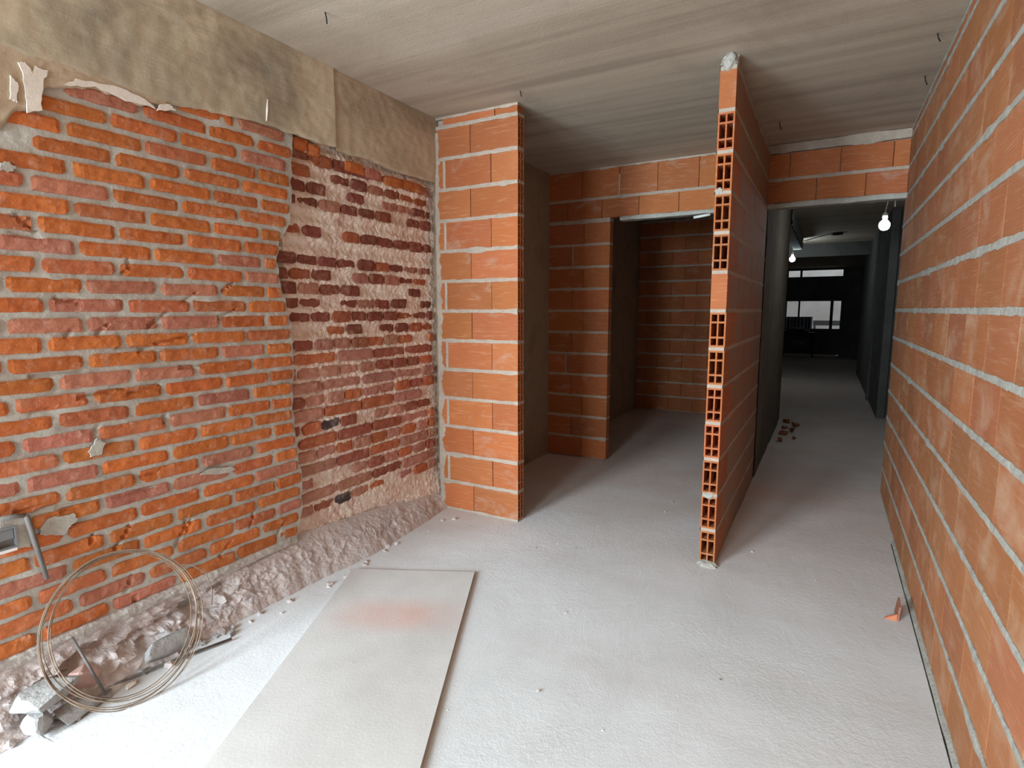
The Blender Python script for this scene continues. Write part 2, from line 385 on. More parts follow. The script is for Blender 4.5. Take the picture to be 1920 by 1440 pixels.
for (ya, yb_, zc) in ((2.03, 2.12, 2.225), (2.13, 2.20, 2.215), (2.38, 2.52, 2.19), (2.53, 2.66, 2.185), (2.70, 2.86, 2.175), (2.87, 3.05, 2.18)):
    clay_brick('brick', wo, XO+.018, ya, yb_, zc-.03, zc+.026, 'orange', 5, 4, .005, .05, .012)

# ------------------------------------------------------------------ concrete beam over the left wall
def beam(name, y0, y1, zb, mat, xo, label, nu):
    m = MB()
    def fn(u, w):
        y = y0+u*(y1-y0); b = zb(y); z = b+w*(H+.01-b)
        return (XL+xo+.004*fbm(y*4, z*6, 2.2)+.0025*fbm(y*20, z*24, 6)-(.006 if w == 0 else 0), y, z)
    m.grid(nu, 40, fn)
    def un(u, w):
        y = y0+u*(y1-y0); x, _, z = fn(u, 0); return (x-w*.05, y, z+w*.012)
    m.grid(nu, 2, un); m.box(XL-.17, XL-.02, y0, y1, 2.3, H+.02)
    o = obj(name, m.mesh(name, mat, True)); structure(o, label, 'beam'); return o
bot1 = [(.3, 2.217), (.88, 2.215), (1.117, 2.215), (1.29, 2.205), (1.375, 2.20), (1.545, 2.222), (1.8, 2.246), (2.17, 2.246), (2.28, 2.25)]
beam('trim_1', .36, 2.276, lambda y: lerp(bot1, y)+.008*fbm(y*14, 1, 5), 'beam', .012, 'stained raw concrete beam above the orange brick panel', 160)
beam('trim_2', 2.28, 3.2, lambda y: lerp([(2.28, 2.235), (2.56, 2.245), (2.75, 2.225), (3.15, 2.235)], y)+.006*fbm(y*14, 1, 5), 'beam_dark', .003, 'brownish concrete beam end above the old dark red bricks', 80)
# plaster remains between beam and bricks
m = MB()
pl_bot = [(.36, 1.955), (.85, 1.96), (.88, 2.0), (.905, 2.035), (.965, 2.05), (.985, 2.13), (1.06, 2.155), (1.14, 2.178), (1.30, 2.165), (1.34, 2.19), (1.40, 2.19)]
m.grid(120, 20, lambda u, w: (XL+.010+.002*fbm(u*30, w*9, 3)-(.012 if w in (0,) or u == 1 else 0), .36+u*1.04, lerp(pl_bot, .36+u*1.04)+.006*fbm(u*40, 0, 8)*(1-w)+w*max(.004, 2.235-lerp(pl_bot, .36+u*1.04))))
pp = obj('plaster_patch', m.mesh('plaster_patch', 'plaster', True), wl)
def flake(pts, x, name='paint_flake', mat='paint'):
    m = MB(); n = len(pts); cy = sum(p[0] for p in pts)/n; cz = sum(p[1] for p in pts)/n
    ring = []
    for i in range(n):
        (a, b), (c, d) = pts[i], pts[(i+1) % n]
        for t in range(5): ring.append((a+(c-a)*t/5+rnd(-.003, .003), b+(d-b)*t/5+rnd(-.003, .003)))
    K = len(ring)
    for (a, b) in ring: m.v.append((x, a, b))
    for (a, b) in ring: m.v.append((x-.006, a, b))
    m.f.append(tuple(range(K)))
    for i in range(K): m.f.append((i, (i+1) % K, K+(i+1) % K, K+i))
    return obj(name, m.mesh(name, mat), wl)
flake([(.925, 2.035), (.968, 2.055), (.98, 2.14), (.995, 2.185), (.962, 2.19), (.955, 2.165), (.935, 2.19), (.92, 2.185), (.93, 2.12)], XL+.0165)
flake([(.885, 2.065), (.905, 2.06), (.91, 2.12), (.893, 2.14)], XL+.0165)
flake([(1.04, 2.155), (1.14, 2.182), (1.24, 2.165), (1.34, 2.172), (1.30, 2.195), (1.2, 2.205), (1.08, 2.19)], XL+.016)
flake([(1.35, 2.165), (1.42, 2.185), (1.40, 2.20), (1.36, 2.19)], XL+.016)
m = MB(); m.tube([(XL+.014, 1.846, 2.262), (XL+.015, 1.852, 2.31), (XL+.014, 1.858, 2.36)], [.003, .006, .003], 5)
obj('paint_drip', m.mesh('paint_drip', 'paint'), wl)

def wall_px(pts):
    out = []
    for (x, y) in pts:
        d = fw*F_PX+r2*(x-960)-u2*(y-720); q = XL/d.x; out.append((q*d.y, CAM_H+q*d.z))
    return out
for pts in ([(74, 990), (92, 970), (138, 962), (143, 974), (128, 990), (120, 1002), (76, 1004)], [(374, 890), (392, 880), (432, 874), (442, 880), (420, 888)],
            [(0, 972), (52, 966), (60, 1000), (56, 1024), (0, 1032)], [(165, 846), (180, 822), (196, 832), (190, 852), (170, 856)], [(0, 306), (14, 302), (30, 316), (16, 322), (0, 318)]):
    flake(wall_px(pts), XL+.0065, 'mortar_smear', 'mortar')

# ------------------------------------------------------------------ crumbled plinth at the foot of the left wall
m = MB()
def bl(u, w):
    y = Y0+u*(3.2-Y0); far = max(0, min(1, (y-1.45)/.35))
    ztop = lerp([(.36, .245), (1.9, .235), (2.1, .22), (2.7, .17), (3.2, .12)], y)
    foot = lerp([(.36, -2.20), (.86, -2.225), (1.13, -2.23), (1.42, -2.235), (1.85, -2.24), (2.3, -2.20), (2.8, -2.24), (3.2, -2.29)], y)+.014*fbm(y*7, 3)
    x0 = XL-.004-.03*far
    prof_x = x0+(foot-x0)*(w**(1.7-.75*far)); z = ztop*(1-w**(.75+.2*far))
    cav = max(0, fbm(y*4.2, z*9, 12.5)-.12)*.10*(1-far)*math.sin(math.pi*min(1, w*1.15))
    amp = .013*math.sin(math.pi*min(1, w*1.02))*(1.15-.62*far)
    rid = abs(fbm(y*10, z*17, 5.5))
    x = prof_x+amp*(1.2-2.6*rid)-cav+.007*fbm(y*34, z*44, 9)*math.sin(math.pi*w)*(1-.6*far)
    z = z+.5*amp*fbm(y*16, w*7, 31)
    return (x, y, max(z, -.01) if w < 1 else -.01)
m.grid(420, 56, bl)
bb = obj('baseboard_left', m.mesh('baseboard_left', 'rubble')); structure(bb, 'crumbled dusty concrete plinth along the foot of the left wall', 'plinth')
m = MB()
def ldg(u, w):
    y = Y0+u*(1.86-Y0); ragged = .016*fbm(y*12, 2, 6); fade = min(1, max(.05, (1.86-y)/.35))*(.75+.5*fbm(y*6, 9, 2))
    prof = [(XL-.006, .247), (XL+.012*fade, .241), (XL+.015*fade, .226), (XL+.008*fade, .206+ragged), (XL-.03, .200+ragged)]
    i = min(3, int(w*4)); t = w*4-i; a, b = prof[i], prof[i+1]
    return (a[0]+(b[0]-a[0])*t+.004*fbm(y*30, w*5, 2), y, a[1]+(b[1]-a[1])*t+.003*fbm(y*18, w*3, 4))
m.grid(160, 8, ldg)
obj('mortar_ledge', m.mesh('mortar_ledge', 'ledge'), bb)

# ------------------------------------------------------------------ hollow brick walls
mesh_cache = {}
def hbrick_mesh(L, h, t, holes):
    key = (round(L, 3), round(h, 3), round(t, 3), holes)
    if key in mesh_cache: return mesh_cache[key]
    m = MB(); a, b = -L/2, L/2; e = .0014
    if not holes:
        # chamfered block
        bm = bmesh.new(); bmesh.ops.create_cube(bm, size=1)
        for vv in bm.verts: vv.co = Vector((vv.co.x*L, (vv.co.y-.5)*t, vv.co.z*h))
        bmesh.ops.bevel(bm, geom=[x for x in bm.edges], offset=e, segments=1, affect='EDGES')
        me = bpy.data.meshes.new('hollow_brick'); bm.to_mesh(me); bm.free(); me.materials.append(MAT['hollow'])
    else:
        ys = [0, -.10*t, -.45*t, -.55*t, -.90*t, -t]; z_ = [0, .055, .255, .308, .692, .745, .945, 1.0]
        zs = [-h/2+q*h for q in z_]; dep = min(L-.03, .17)
        s = -1 if holes == 'A' else 1; xe = s*L/2; xi = xe-s*dep
        for i in range(5):
            for j in range(7):
                y0, y1, z0, z1 = ys[i], ys[i+1], zs[j], zs[j+1]
                if i in (1, 3) and j in (1, 3, 5):
                    m.quad((xe, y0, z0), (xi, y0, z0), (xi, y0, z1), (xe, y0, z1)); m.quad((xe, y1, z0), (xi, y1, z0), (xi, y1, z1), (xe, y1, z1))
                    m.quad((xe, y0, z0), (xe, y1, z0), (xi, y1, z0), (xi, y0, z0)); m.quad((xe, y0, z1), (xe, y1, z1), (xi, y1, z1), (xi, y0, z1))
                    m.quad((xi, y0, z0), (xi, y1, z0), (xi, y1, z1), (xi, y0, z1))
                else: m.quad((xe, y0, z0), (xe, y1, z0), (xe, y1, z1), (xe, y0, z1))
        xo = -xe
        m.quad((xo, 0, zs[0]), (xo, -t, zs[0]), (xo, -t, zs[-1]), (xo, 0, zs[-1]))
        for y in (0, -t): m.quad((xo, y, zs[0]), (xe, y, zs[0]), (xe, y, zs[-1]), (xo, y, zs[-1]))
        for z in (zs[0], zs[-1]): m.quad((xo, 0, z), (xe, 0, z), (xe, -t, z), (xo, -t, z))
        me = bpy.data.meshes.new('hollow_brick'); me.from_pydata(m.v, [], m.f); me.update(); me.materials.append(MAT['hollow'])
        bm = bmesh.new(); bm.from_mesh(me); bmesh.ops.remove_doubles(bm, verts=bm.verts, dist=1e-5); bmesh.ops.recalc_face_normals(bm, faces=bm.faces); bm.to_mesh(me); bm.free()
    mesh_cache[key] = me; return me
def hollow_wall(name, label, origin, ang, t, rows, mortar='mortar_warm', bed=.018, bulge=.003, core=None, cat='wall', smear=None, joints=None, vfill=(), seed=0, tone='hollow', jit=1.0):
    """rows: list of (z0, z1, [(u0, u1, holes)]) in the wall's own frame (u along, v out of the face, z up)."""
    m = MB()
    for (u0, u1, z0, z1) in (core or []): m.box(u0, u1, -t+.028, -.028, z0, z1)
    def bead(u0, u1, zc, hgt):
        n = max(2, int((u1-u0)/.022))
        for (vf, sgn) in ((0, 1), (-t, -1)):
            def fn(u, w):
                x = u0+u*(u1-u0); nn = fbm(x*14+seed, zc*7, 3.3+sgn)
                blob = max(0, fbm(x*5+seed, zc*11, 9.1+sgn)-.25)*.022
                ht = hgt/2+.0025+.004*fbm(x*22, zc*13, 1+sgn)+blob*.55; hb = hgt/2+.0025+.004*fbm(x*22, zc*13, 5+sgn)+blob
                pr = [(-.012, -hb), (bulge*.6+blob*.15, -hb*.94), (bulge+.003*nn+blob*.2, 0), (bulge*.6+blob*.15, ht*.94), (-.012, ht)]
                a = pr[round(w*4)]
                return (x, vf+sgn*a[0], zc+a[1])
            m.grid(n, 4, fn)
        m.box(u0+.001, u1-.001, -t+.0015, -.0015, zc-hgt/2, zc+hgt/2)
    for (u0, u1, zc, hgt) in (joints or []): bead(u0, u1, zc, hgt)
    for (u, z0, z1, w) in vfill:
        m.grid(1, 12, lambda a, b: (u-w/2+a*w+.002*nz(b*9, u*5), -t-.0012, z0+b*(z1-z0)))
    w = obj(name, m.mesh(name, mortar)); structure(w, label, cat)
    w.location = origin; w.rotation_euler = (0, 0, ang)
    for (z0, z1, bricks) in rows:
        for (u0, u1, holes) in bricks:
            L = u1-u0; hh = z1-z0
            me = hbrick_mesh(L, hh, t, holes)
            if smear and me.materials[0] is not MAT[smear]:
                k2 = (me.name, smear)
                if k2 not in mesh_cache:
                    c2 = me.copy(); c2.materials[0] = MAT[smear]; mesh_cache[k2] = c2
                me = mesh_cache[k2]
            o = obj('hollow_brick', me, w, ((u0+u1)/2, jit*rnd(-.002, .002), (z0+z1)/2), clay_tone(tone))
            o.rotation_euler = (jit*rnd(-.004, .004), 0, jit*rnd(-.003, .003))
    return w
def zrow(n): return ((n-1)*P+.013, n*P-.005)
def run(u0, u1, first, L=.333, gap=.004, minw=.03):
    out = []; u = first
    while u > u0: u -= L
    while u < u1-.001:
        a, b = max(u, u0)+gap/2, min(u+L, u1)-gap/2
        if b-a > minw: out.append((a, b, False))
        u += L
    return out
BEDS = [n*P+.004 for n in range(1, 14)]

# right wall: frame u runs from far (Y=5.02) towards the camera, face looks to -X
LR = 5.02+3.32
rows = [(*zrow(n), run(0, LR, -(.17 if n % 2 else 0)-.05*(n % 3), gap=.0015)) for n in range(1, 14)]
rows.append((13*P+.013, H-.012, run(0, LR, -.1)))
hollow_wall('wall_right', 'long right wall of ribbed hollow terracotta bricks with pale mortar bed joints', (XR+.12, 5.02, 0), -math.pi/2, .12, rows,
            mortar='mortar_new', bulge=.004, core=[(.004, LR, 0, H)], joints=[(0, LR, z, .019) for z in BEDS]+[(0, LR, H-.006, .012), (0, LR, .006, .016)], seed=3, smear='hollow_dusty', jit=.12, tone='dusty')

# partition: frame u runs along +Y from its free end, face looks to +X (corridor side)
LPN = YB-YP
rows = []
for n in range(1, 14):
    z0, z1 = zrow(n)
    if n in (8, 13): br = [(0, .08, False)]+run(.084, LPN, .084)
    elif n % 2: br = [(0, .331, 'A')]+run(.335, LPN, .335)
    else: br = [(0, .163, 'A')]+run(.167, LPN, .167)
    rows.append((z0, z1, br))
# frame: rotate +90deg so that u -> +Y, v(out) -> -X ; so the modelled face is the left one, thickness goes to +X
pw = hollow_wall('wall_partition', 'free-standing thin partition with open hollow brick ends dividing room and corridor', (XP, YP, 0), math.pi/2, .08, rows,
            bulge=.002, core=[(.34, LPN, 0, H)], joints=[(0, LPN, z, .019) for z in BEDS], smear='hollow_smeared', seed=11)
for o in pw.children:   # end bricks keep clean clay
    if o.location.x < .2 and o.data.materials[0] is MAT['hollow_smeared']:
        me = o.data.copy(); me.materials[0] = MAT['hollow']; o.data = me
def blob(name, parent, loc, sx, sy, sz, mat, seed, amp=.3, sub=3):
    bm = bmesh.new(); bmesh.ops.create_icosphere(bm, subdivisions=sub, radius=1)
    for vv in bm.verts:
        d = 1+amp*noise.fractal(vv.co*1.7+Vector((seed, seed*2, 0)), 1.0, 2.0, 3)
        vv.co = Vector((vv.co.x*sx*d, vv.co.y*sy*d, vv.co.z*sz*d))
    me = bpy.data.meshes.new(name); bm.to_mesh(me); bm.free(); me.materials.append(MAT[mat])
    return obj(name, me, parent, loc)
blob('mortar_clod', pw, (.03, -.042, 13*P+.035), .05, .042, .05, 'mortar_new', 3)
m = MB(); m.box(.05, LPN, -.072, -.008, 13*P-.006, H); obj('mortar_packing', m.mesh('mortar_packing', 'mortar'), pw)
blob('mortar_clod', pw, (.0, -.045, .005), .035, .055, .022, 'mortar_new', 8)
blob('mortar_clod', pw, (.006, -.035, 2*P+.0), .016, .03, .02, 'mortar_new', 14)
blob('mortar_clod', pw, (.006, -.02, 10*P+.012), .014, .022, .018, 'mortar_new', 21)

# nib wall beside the old masonry: frame u along +X from the left wall, face looks to -Y
LN = .616; xn0 = -2.33
rows = []
for n in range(1, 14):
    z0, z1 = zrow(n)
    if n % 2: br = [(0.004, .268, False), (.272, .616, 'B')]
    else: br = [(0.004, .058, False), (.072, .421, False), (.426, .616, 'B')]
    rows.append((z0, z1, br))
rows.append((13*P+.014, H-.012, [(.06, .45, False), (.455, .612, False)]))
nw = hollow_wall('wall_nib', 'short nib wall of hollow terracotta bricks standing out from the left wall', (xn0, YN+.08, 0), 0, .08, rows,
            bulge=.003, core=[(0, .27, 0, H)], joints=[(0, LN, z, .019) for z in BEDS]+[(0, LN, H-.006, .012), (0.02, LN, .005, .014)], seed=23,
            vfill=[(.065, *zrow(n), .02) for n in range(2, 14, 2)])
m = MB()
m.grid(6, 160, lambda u, w: (-.004+u*.030*(1+.9*fbm(w*24, 3, 2)+.5*nz(w*90, 4))*(1.3-.4*w), -.080-.012*(1-u)*(1+.8*fbm(w*26, u*2, 8))+.008*(u > .9), w*2.55))
obj('mortar_fillet', m.mesh('mortar_fillet', 'mortar_warm', True), nw)

# back wall with two doorways: frame u along +X from X=-2.33, face looks to -Y
ux = lambda x: x-XL
JX = -1.73; rows = []; cores = []; joints = []
for n in range(1, 12):
    z0, z1 = zrow(n)
    uj = ux(-1.977) if n % 2 else ux(-2.084)
    br = [(.002, uj-.002, False), (uj+.002, ux(JX), False)]
    if n == 5: br = [(.002, .18, False), (.20, ux(JX), False)]
    rows.append((z0, z1, br)); joints.append((0, ux(JX), n*P+.004, .019)) if n < 11 else None
cores.append((0, ux(JX)-.03, 0, 11*P))
pr0, pr1 = ux(XP)-.004, ux(XP+.08)+.004
r12 = [XL, -2.14, -1.81, -1.476, -1.138, -.80, -.47, -.13, .183, .52]
r13 = [XL, -2.001, -1.655, -1.321, -.983, -.65, -.317, .016, .338, .66]
for n, js in ((12, r12), (13, r13)):
    z0, z1 = (11*P+.03, 12*P-.005) if n == 12 else zrow(n)
    zc = z1
    for a, b in zip(js, js[1:]):
        if a < XR-.03: rows.append((z0, H-.014 if (n == 13 and a < -.7) else z1, [(ux(a)+.002, min(ux(b), ux(XR))-.002, False)]))
cores.append((0, ux(XR), 11*P+.03, H)); joints += [(0, ux(XR), 12*P+.004, .019), (0, ux(JX), 11*P+.012, .03), (ux(-.65), ux(XR), H-.035, .06), (0, ux(-.65), H-.006, .012)]
hollow_wall('wall_back', 'back wall of hollow terracotta bricks with two bare doorways', (XL, YB+.08, 0), 0, .08, rows, bulge=.003, core=cores, joints=joints, seed=31,
            vfill=[(ux(-1.655), *zrow(13), .014), (ux(-2.084), *zrow(10), .012), (.19, *zrow(5), .016)])
m = MB()
def lint(x0, x1, z0, z1, y0, y1, seed):
    n = int((x1-x0)/.02)
    m.grid(n, 10, lambda u, w: (lambda a: (x0+u*(x1-x0), a[0], a[1]+.004*fbm((x0+u*(x1-x0))*11, a[0]*6+seed, w*2)))(
        [(y1, z1), (y0+.004, z1), (y0, z1-.004), (y0-.004, (z0+z1)/2+.005), (y0-.005, (z0+z1)/2), (y0-.004, z0+.006), (y0, z0), (y0+.02, z0), (y0+.05, z0), (y1, z0), (y1, z0+.001)][round(w*10)]))
lint(-1.64, XP, 11*P-.004, 11*P+.03, YB-.006, YB+.08, 3)
tl = obj('trim_3', m.mesh('trim_3', 'mortar_new')); structure(tl, 'thin pale cement lintel strip over the dark room doorway', 'lintel')
m = MB(); lint(XP+.08, XR, 11*P-.010, 11*P+.03, YB-.012, YB+.08, 9)
tl = obj('trim_4', m.mesh('trim_4', 'mortar_new')); structure(tl, 'thin pale cement lintel strip over the corridor opening', 'lintel')

# concrete column face in the niche behind the nib
m = MB()
m.grid(80, 90, lambda u, w: (XL+.006+.004*fbm(u*5, w*8, 3)+.002*fbm(u*30, w*40, 5), 3.245+u*(YB-3.245), w*H)); m.box(XL-.17, XL-.02, 3.2, YB+.1, 0, H)
nc = obj('wall_niche', m.mesh('wall_niche', 'niche')); structure(nc, 'stained bare concrete column face in the niche behind the nib wall')

# ------------------------------------------------------------------ dark room behind the left doorway
YD = 7.85
m = MB(); m.box(XL-.17, XL, YB+.1, YD+.1, 0, H); o = obj('wall_store_left', m.mesh('wall_store_left', 'niche')); structure(o, 'side wall of the unlit room behind the back wall')
rows = [(*zrow(n), run(0, 1.79, -.17*(n % 2)-.04)) for n in range(1, 14)]
hollow_wall('wall_store', 'hollow brick rear wall of the unlit room', (XL, YD+.1, 0), 0, .1, rows, core=[(0, 1.79, 0, H)], joints=[(0, 1.79, z, .019) for z in BEDS], seed=41)
# corridor left wall beyond the doorway
LC = YD-YB-.35
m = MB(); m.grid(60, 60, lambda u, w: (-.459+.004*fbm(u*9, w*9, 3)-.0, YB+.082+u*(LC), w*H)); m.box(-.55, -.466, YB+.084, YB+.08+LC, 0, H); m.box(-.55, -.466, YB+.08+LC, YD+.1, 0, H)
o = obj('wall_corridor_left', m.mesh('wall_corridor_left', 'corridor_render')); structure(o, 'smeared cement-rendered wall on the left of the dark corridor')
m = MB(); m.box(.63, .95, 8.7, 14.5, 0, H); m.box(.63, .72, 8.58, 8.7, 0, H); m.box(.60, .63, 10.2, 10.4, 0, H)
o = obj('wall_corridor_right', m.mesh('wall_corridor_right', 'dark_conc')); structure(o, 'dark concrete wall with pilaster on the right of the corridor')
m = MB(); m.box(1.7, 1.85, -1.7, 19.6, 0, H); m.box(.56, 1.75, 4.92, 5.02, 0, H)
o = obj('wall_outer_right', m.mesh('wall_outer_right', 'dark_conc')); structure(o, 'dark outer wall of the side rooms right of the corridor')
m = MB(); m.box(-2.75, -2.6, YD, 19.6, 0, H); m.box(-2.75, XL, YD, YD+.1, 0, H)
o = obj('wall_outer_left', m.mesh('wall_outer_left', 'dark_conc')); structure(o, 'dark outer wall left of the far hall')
m = MB()   # transverse ceiling beam in the corridor
m.grid(40, 8, lambda u, w: (-2.6+u*3.3, 12.4+.01*fbm(u*9, w*3), 2.40+w*.25)); m.box(-2.6, .64, 12.42, 12.6, 2.4, H)
o = obj('trim_5', m.mesh('trim_5', 'dark_conc')); structure(o, 'concrete ceiling beam crossing the dark corridor', 'beam')

# front facade (behind the photographer) and the wider front bay
m = MB()
m.box(-4.0, -3.25, -3.42, -3.3, 0, H); m.box(-1.95, -1.5, -3.42, -3.3, 0, H); m.box(-.6, .6, -3.42, -3.3, 0, H)
m.box(-3.25, -1.95, -3.42, -3.3, 2.58, H); m.box(-1.5, -.6, -3.42, -3.3, 0, 1.0); m.box(-1.5, -.6, -3.42, -3.3, 2.42, H)  # right-hand opening is added to hold the left wall's fill light
o = obj('wall_front', m.mesh('wall_front', 'pale_wall')); structure(o, 'plain front wall with an open doorway to the street and an opening added for fill light')
m = MB(); m.box(-4.12, -4.0, -3.42, .36, 0, H); m.box(-4.0, XL-.16, .30, .42, 0, H); m.box(XL-.18, XL-.005, .34, .362, 0, H)
o = obj('wall_front_bay', m.mesh('wall_front_bay', 'pale_wall')); structure(o, 'plain side wall of the front bay')

# ------------------------------------------------------------------ far end of the building
YF = 19.5
m = MB()
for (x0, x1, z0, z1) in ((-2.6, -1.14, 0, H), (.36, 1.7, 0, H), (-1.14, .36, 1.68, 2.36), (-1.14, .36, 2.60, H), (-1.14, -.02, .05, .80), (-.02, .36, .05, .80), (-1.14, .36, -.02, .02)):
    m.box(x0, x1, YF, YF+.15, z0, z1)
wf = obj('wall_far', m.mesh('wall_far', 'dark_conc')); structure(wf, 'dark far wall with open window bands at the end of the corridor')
def win(name, label, x0, x1, z0, z1, mull):
    w = thing(name, label, 'window', ((x0+x1)/2, YF+.06, z0)); w['kind'] = 'structure'
    cx = (x0+x1)/2; t = .025
    for (a, b, c, d) in ((x0, x1, 0, t), (x0, x1, z1-z0-t, z1-z0), (x0, x0+t, t, z1-z0-t), (x1-t, x1, t, z1-z0-t)):
        m = MB(); m.box(a-cx, b-cx, 0, .05, c, d); obj('window_frame', m.mesh('window_frame', 'dark_stuff'), w)
    for (a, b) in mull:
        m = MB(); m.box(a-cx, b-cx, 0, .05, t, z1-z0-t); obj('mullion', m.mesh('mullion', 'dark_stuff'), w)
win('window_1', 'narrow high band window in the far wall', -1.14, .36, 2.36, 2.60, [(-.80, -.74)])
win('window_2', 'wide window opening to the yard in the far wall', -1.14, .36, .80, 1.68, [(-.80, -.75), (.06, .14)])
m = MB(); m.box(-6, 6, 24, 24.2, -.1, 3.6); m.box(-6, -5.9, 20, 24, -.1, 3.6)
o = obj('wall_yard', m.mesh('wall_yard', 'pale_wall')); structure(o, 'pale rendered wall across the yard outside the far window')
m = MB(); m.box(-6, 6, 25.0, 25.1, -.1, 0); m.box(-6, 6, 19.65, 25.0, -.16, -.065)
# unseen slab added to keep the yard wall dim
m2 = MB(); m2.box(-6, 6, 19.7, 22.4, 3.0, 3.1)
o = obj('trim_6', m2.mesh('trim_6', 'dark_conc')); structure(o, 'canopy slab added unseen above the yard to dim its wall', 'blocker')
m = MB()
m.grid(36, 4, lambda u, w: (-.55+u*1.1, .03*math.sin(u*70), w*1.24)); m.box(-.55, -.51, .02, .06, 0, 1.22); m.box(.51, .55, .02, .06, 0, 1.22)
o = obj('corrugated_sheet', m.mesh('corrugated_sheet', 'dark_stuff'), None, (-.96, 20.5, -.066)); tag(o, 'dark corrugated metal sheet standing in the yard behind the far window', 'metal sheet')
m = MB(); m.box(-.6, .6, -.02, .02, 0, .16); m.box(-.58, -.52, -.02, .04, -.95, 0); m.box(.52, .58, -.02, .04, -.95, 0)
o = obj('yard_barrier', m.mesh('yard_barrier', 'grey_plastic'), None, (.2, 21.2, .885)); tag(o, 'grey barrier board on two posts in the yard behind the far window', 'barrier')
# work trestle with planks in front of the far window
t = thing('work_trestle', 'dark work trestle loaded with boards below the far window', 'trestle', (-.72, 18.9, 0))
m = MB(); m.box(-.42, .42, -.2, .2, .70, .74); obj('top_board', m.mesh('top_board', 'dark_stuff'), t)
for sx in (-1, 1):
    for sy in (-1, 1):
        m = MB(); m.tube([(sx*.36, sy*.05, .70), (sx*.40, sy*.2, 0)], .02, 6); obj('leg', m.mesh('leg', 'dark_stuff'), t)
m = MB(); m.box(-.36, .36, -.02, .02, .3, .34); obj('crossbar', m.mesh('crossbar', 'dark_stuff'), t)
for i, (x, z, L) in enumerate(((-.85, .74, .5), (-.80, .80, .42), (-.60, .74, .3))):
    m = MB(); m.box(-L/2, L/2, -.12, .12, .0, .055); o = obj('stacked_board', m.mesh('stacked_board', 'dark_stuff'), None, (x, 18.9, z))
    tag(o, 'dark short board lying on the work trestle at the far wall', 'board', 'boards on the work trestle')
m = MB(); m.box(-.2, .2, -.02, .02, -.012, .012); o = obj('leaning_plank', m.mesh('leaning_plank', 'wood'), None, (-.78, 18.66, .46)); o.rotation_euler = (.1, .28, 0)
tag(o, 'short pale plank leaning against the work trestle', 'plank')
m = MB(); m.box(-1.12, .3, 19.3, 19.48, 0, .05); o = obj('door_sill', m.mesh('door_sill', 'pale_wall')); tag(o, 'pale concrete sill strip on the floor at the far wall', 'sill')

# ------------------------------------------------------------------ corridor lights and ceiling fittings
def bulb(loc, ztop, sway, label):
    t = thing('light_bulb', label, 'light bulb', loc)
    m = MB(); m.lathe([(.004, -.052), (.026, -.046), (.040, -.030), (.046, -.008), (.043, .014), (.031, .032), (.017, .044)], 20); obj('globe', m.mesh('globe', 'led', True), t)
    m = MB(); m.lathe([(.017, .044), (.018, .060), (.022, .064), (.022, .100), (.012, .108), (.006, .116)], 14); lh = obj('lamp_holder', m.mesh('lamp_holder', 'white_plastic', True), t)
    h = ztop-loc[2]; m = MB()
    m.tube([(0, 0, .112), (sway*.3, .01, .112+(h-.112)*.35), (sway*.85, .02, .112+(h-.112)*.7), (sway, .02, h)], .0045, 6); obj('cord', m.mesh('cord', 'white_plastic'), lh)
    return t
bulb((.418, 6.5, 2.19), H, .05, 'lit white LED bulb hanging near the corridor lintel')
bulb((-.62, 11.6, 2.31), H, .04, 'lit white LED bulb hanging deep in the corridor')
m = MB(); m.tube([(.405, 5.4, H), (.405, 5.4, 2.26), (.408, 5.41, 2.19)], .005, 6); o = obj('cable_end', m.mesh('cable_end', 'white_plastic')); tag(o, 'loose white cable end hanging from the corridor ceiling', 'cable')
m = MB()
m.lathe([(.085, 0), (.085, -.03), (.06, -.03), (.06, -.012), (.02, -.010)], 8, (0, 0, 0)); o = obj('ceiling_box', m.mesh('ceiling_box', 'black'), None, (.06, 10.88, H)); tag(o, 'octagonal dark electrical box on the corridor ceiling', 'electrical box')
m = MB(); m.tube([(0, 10.8, H-.008), (-.2, 11.2, H-.010), (-.42, 11.7, H-.010), (-.57, 11.62, H-.008)], .006, 6); o = obj('ceiling_cable', m.mesh('ceiling_cable', 'black')); tag(o, 'dark cable running over the corridor ceiling to the far bulb', 'cable')
m = MB()
m.grid(40, 6, lambda u, w: (-.46+.03*abs(fbm(u*24, w*4, 3))+.01*nz(u*90, 2), 8.0+u*3.4, 2.44+w*.2+.02*fbm(u*22, 7, 1)*(1-w))); m.box(-.6, -.47, 8.0, 11.4, 2.45, H)
o = obj('trim_7', m.mesh('trim_7', 'chunk')); structure(o, 'ragged broken concrete edge along the corridor ceiling', 'beam')

# ------------------------------------------------------------------ things on the floor
# fibre board: frame at its far right corner, x to the right, y along its right edge away from the camera
d = Vector((-.43, .903, 0)).normalized(); ang = math.atan2(d.y, d.x)-math.pi/2
bo = MB()
bo.grid(24, 30, lambda u, w: (-.66+u*.66, -2.2+w*2.2, .0155+.003*math.sin(u*3)*math.cos(w*4)))
n = len(bo.v)
bo.grid(24, 30, lambda u, w: (-.66+u*.66, -2.2+w*2.2, .0035+.003*math.sin(u*3)*math.cos(w*4)))
for (fn) in (lambda t, q: (0, -2.2+t*2.2), lambda t, q: (-.66, -2.2+t*2.2), lambda t, q: (-.66+t*.66, 0), lambda t, q: (-.66+t*.66, -2.2)):
    bo.grid(24, 1, lambda t, q, fn=fn: (*fn(t, q), (.0035 if q == 0 else .0155)+.003*math.sin((fn(t, q)[0]+.66)/.66*3)*math.cos((fn(t, q)[1]+2.2)/2.2*4)))
o = obj('fibre_board', bo.mesh('fibre_board', 'board'), None, (-1.559, 2.396, 0)); o.rotation_euler = (0, 0, ang)
tag(o, 'large dusty fibre board lying flat on the floor with a pinkish brick dust stain', 'board')

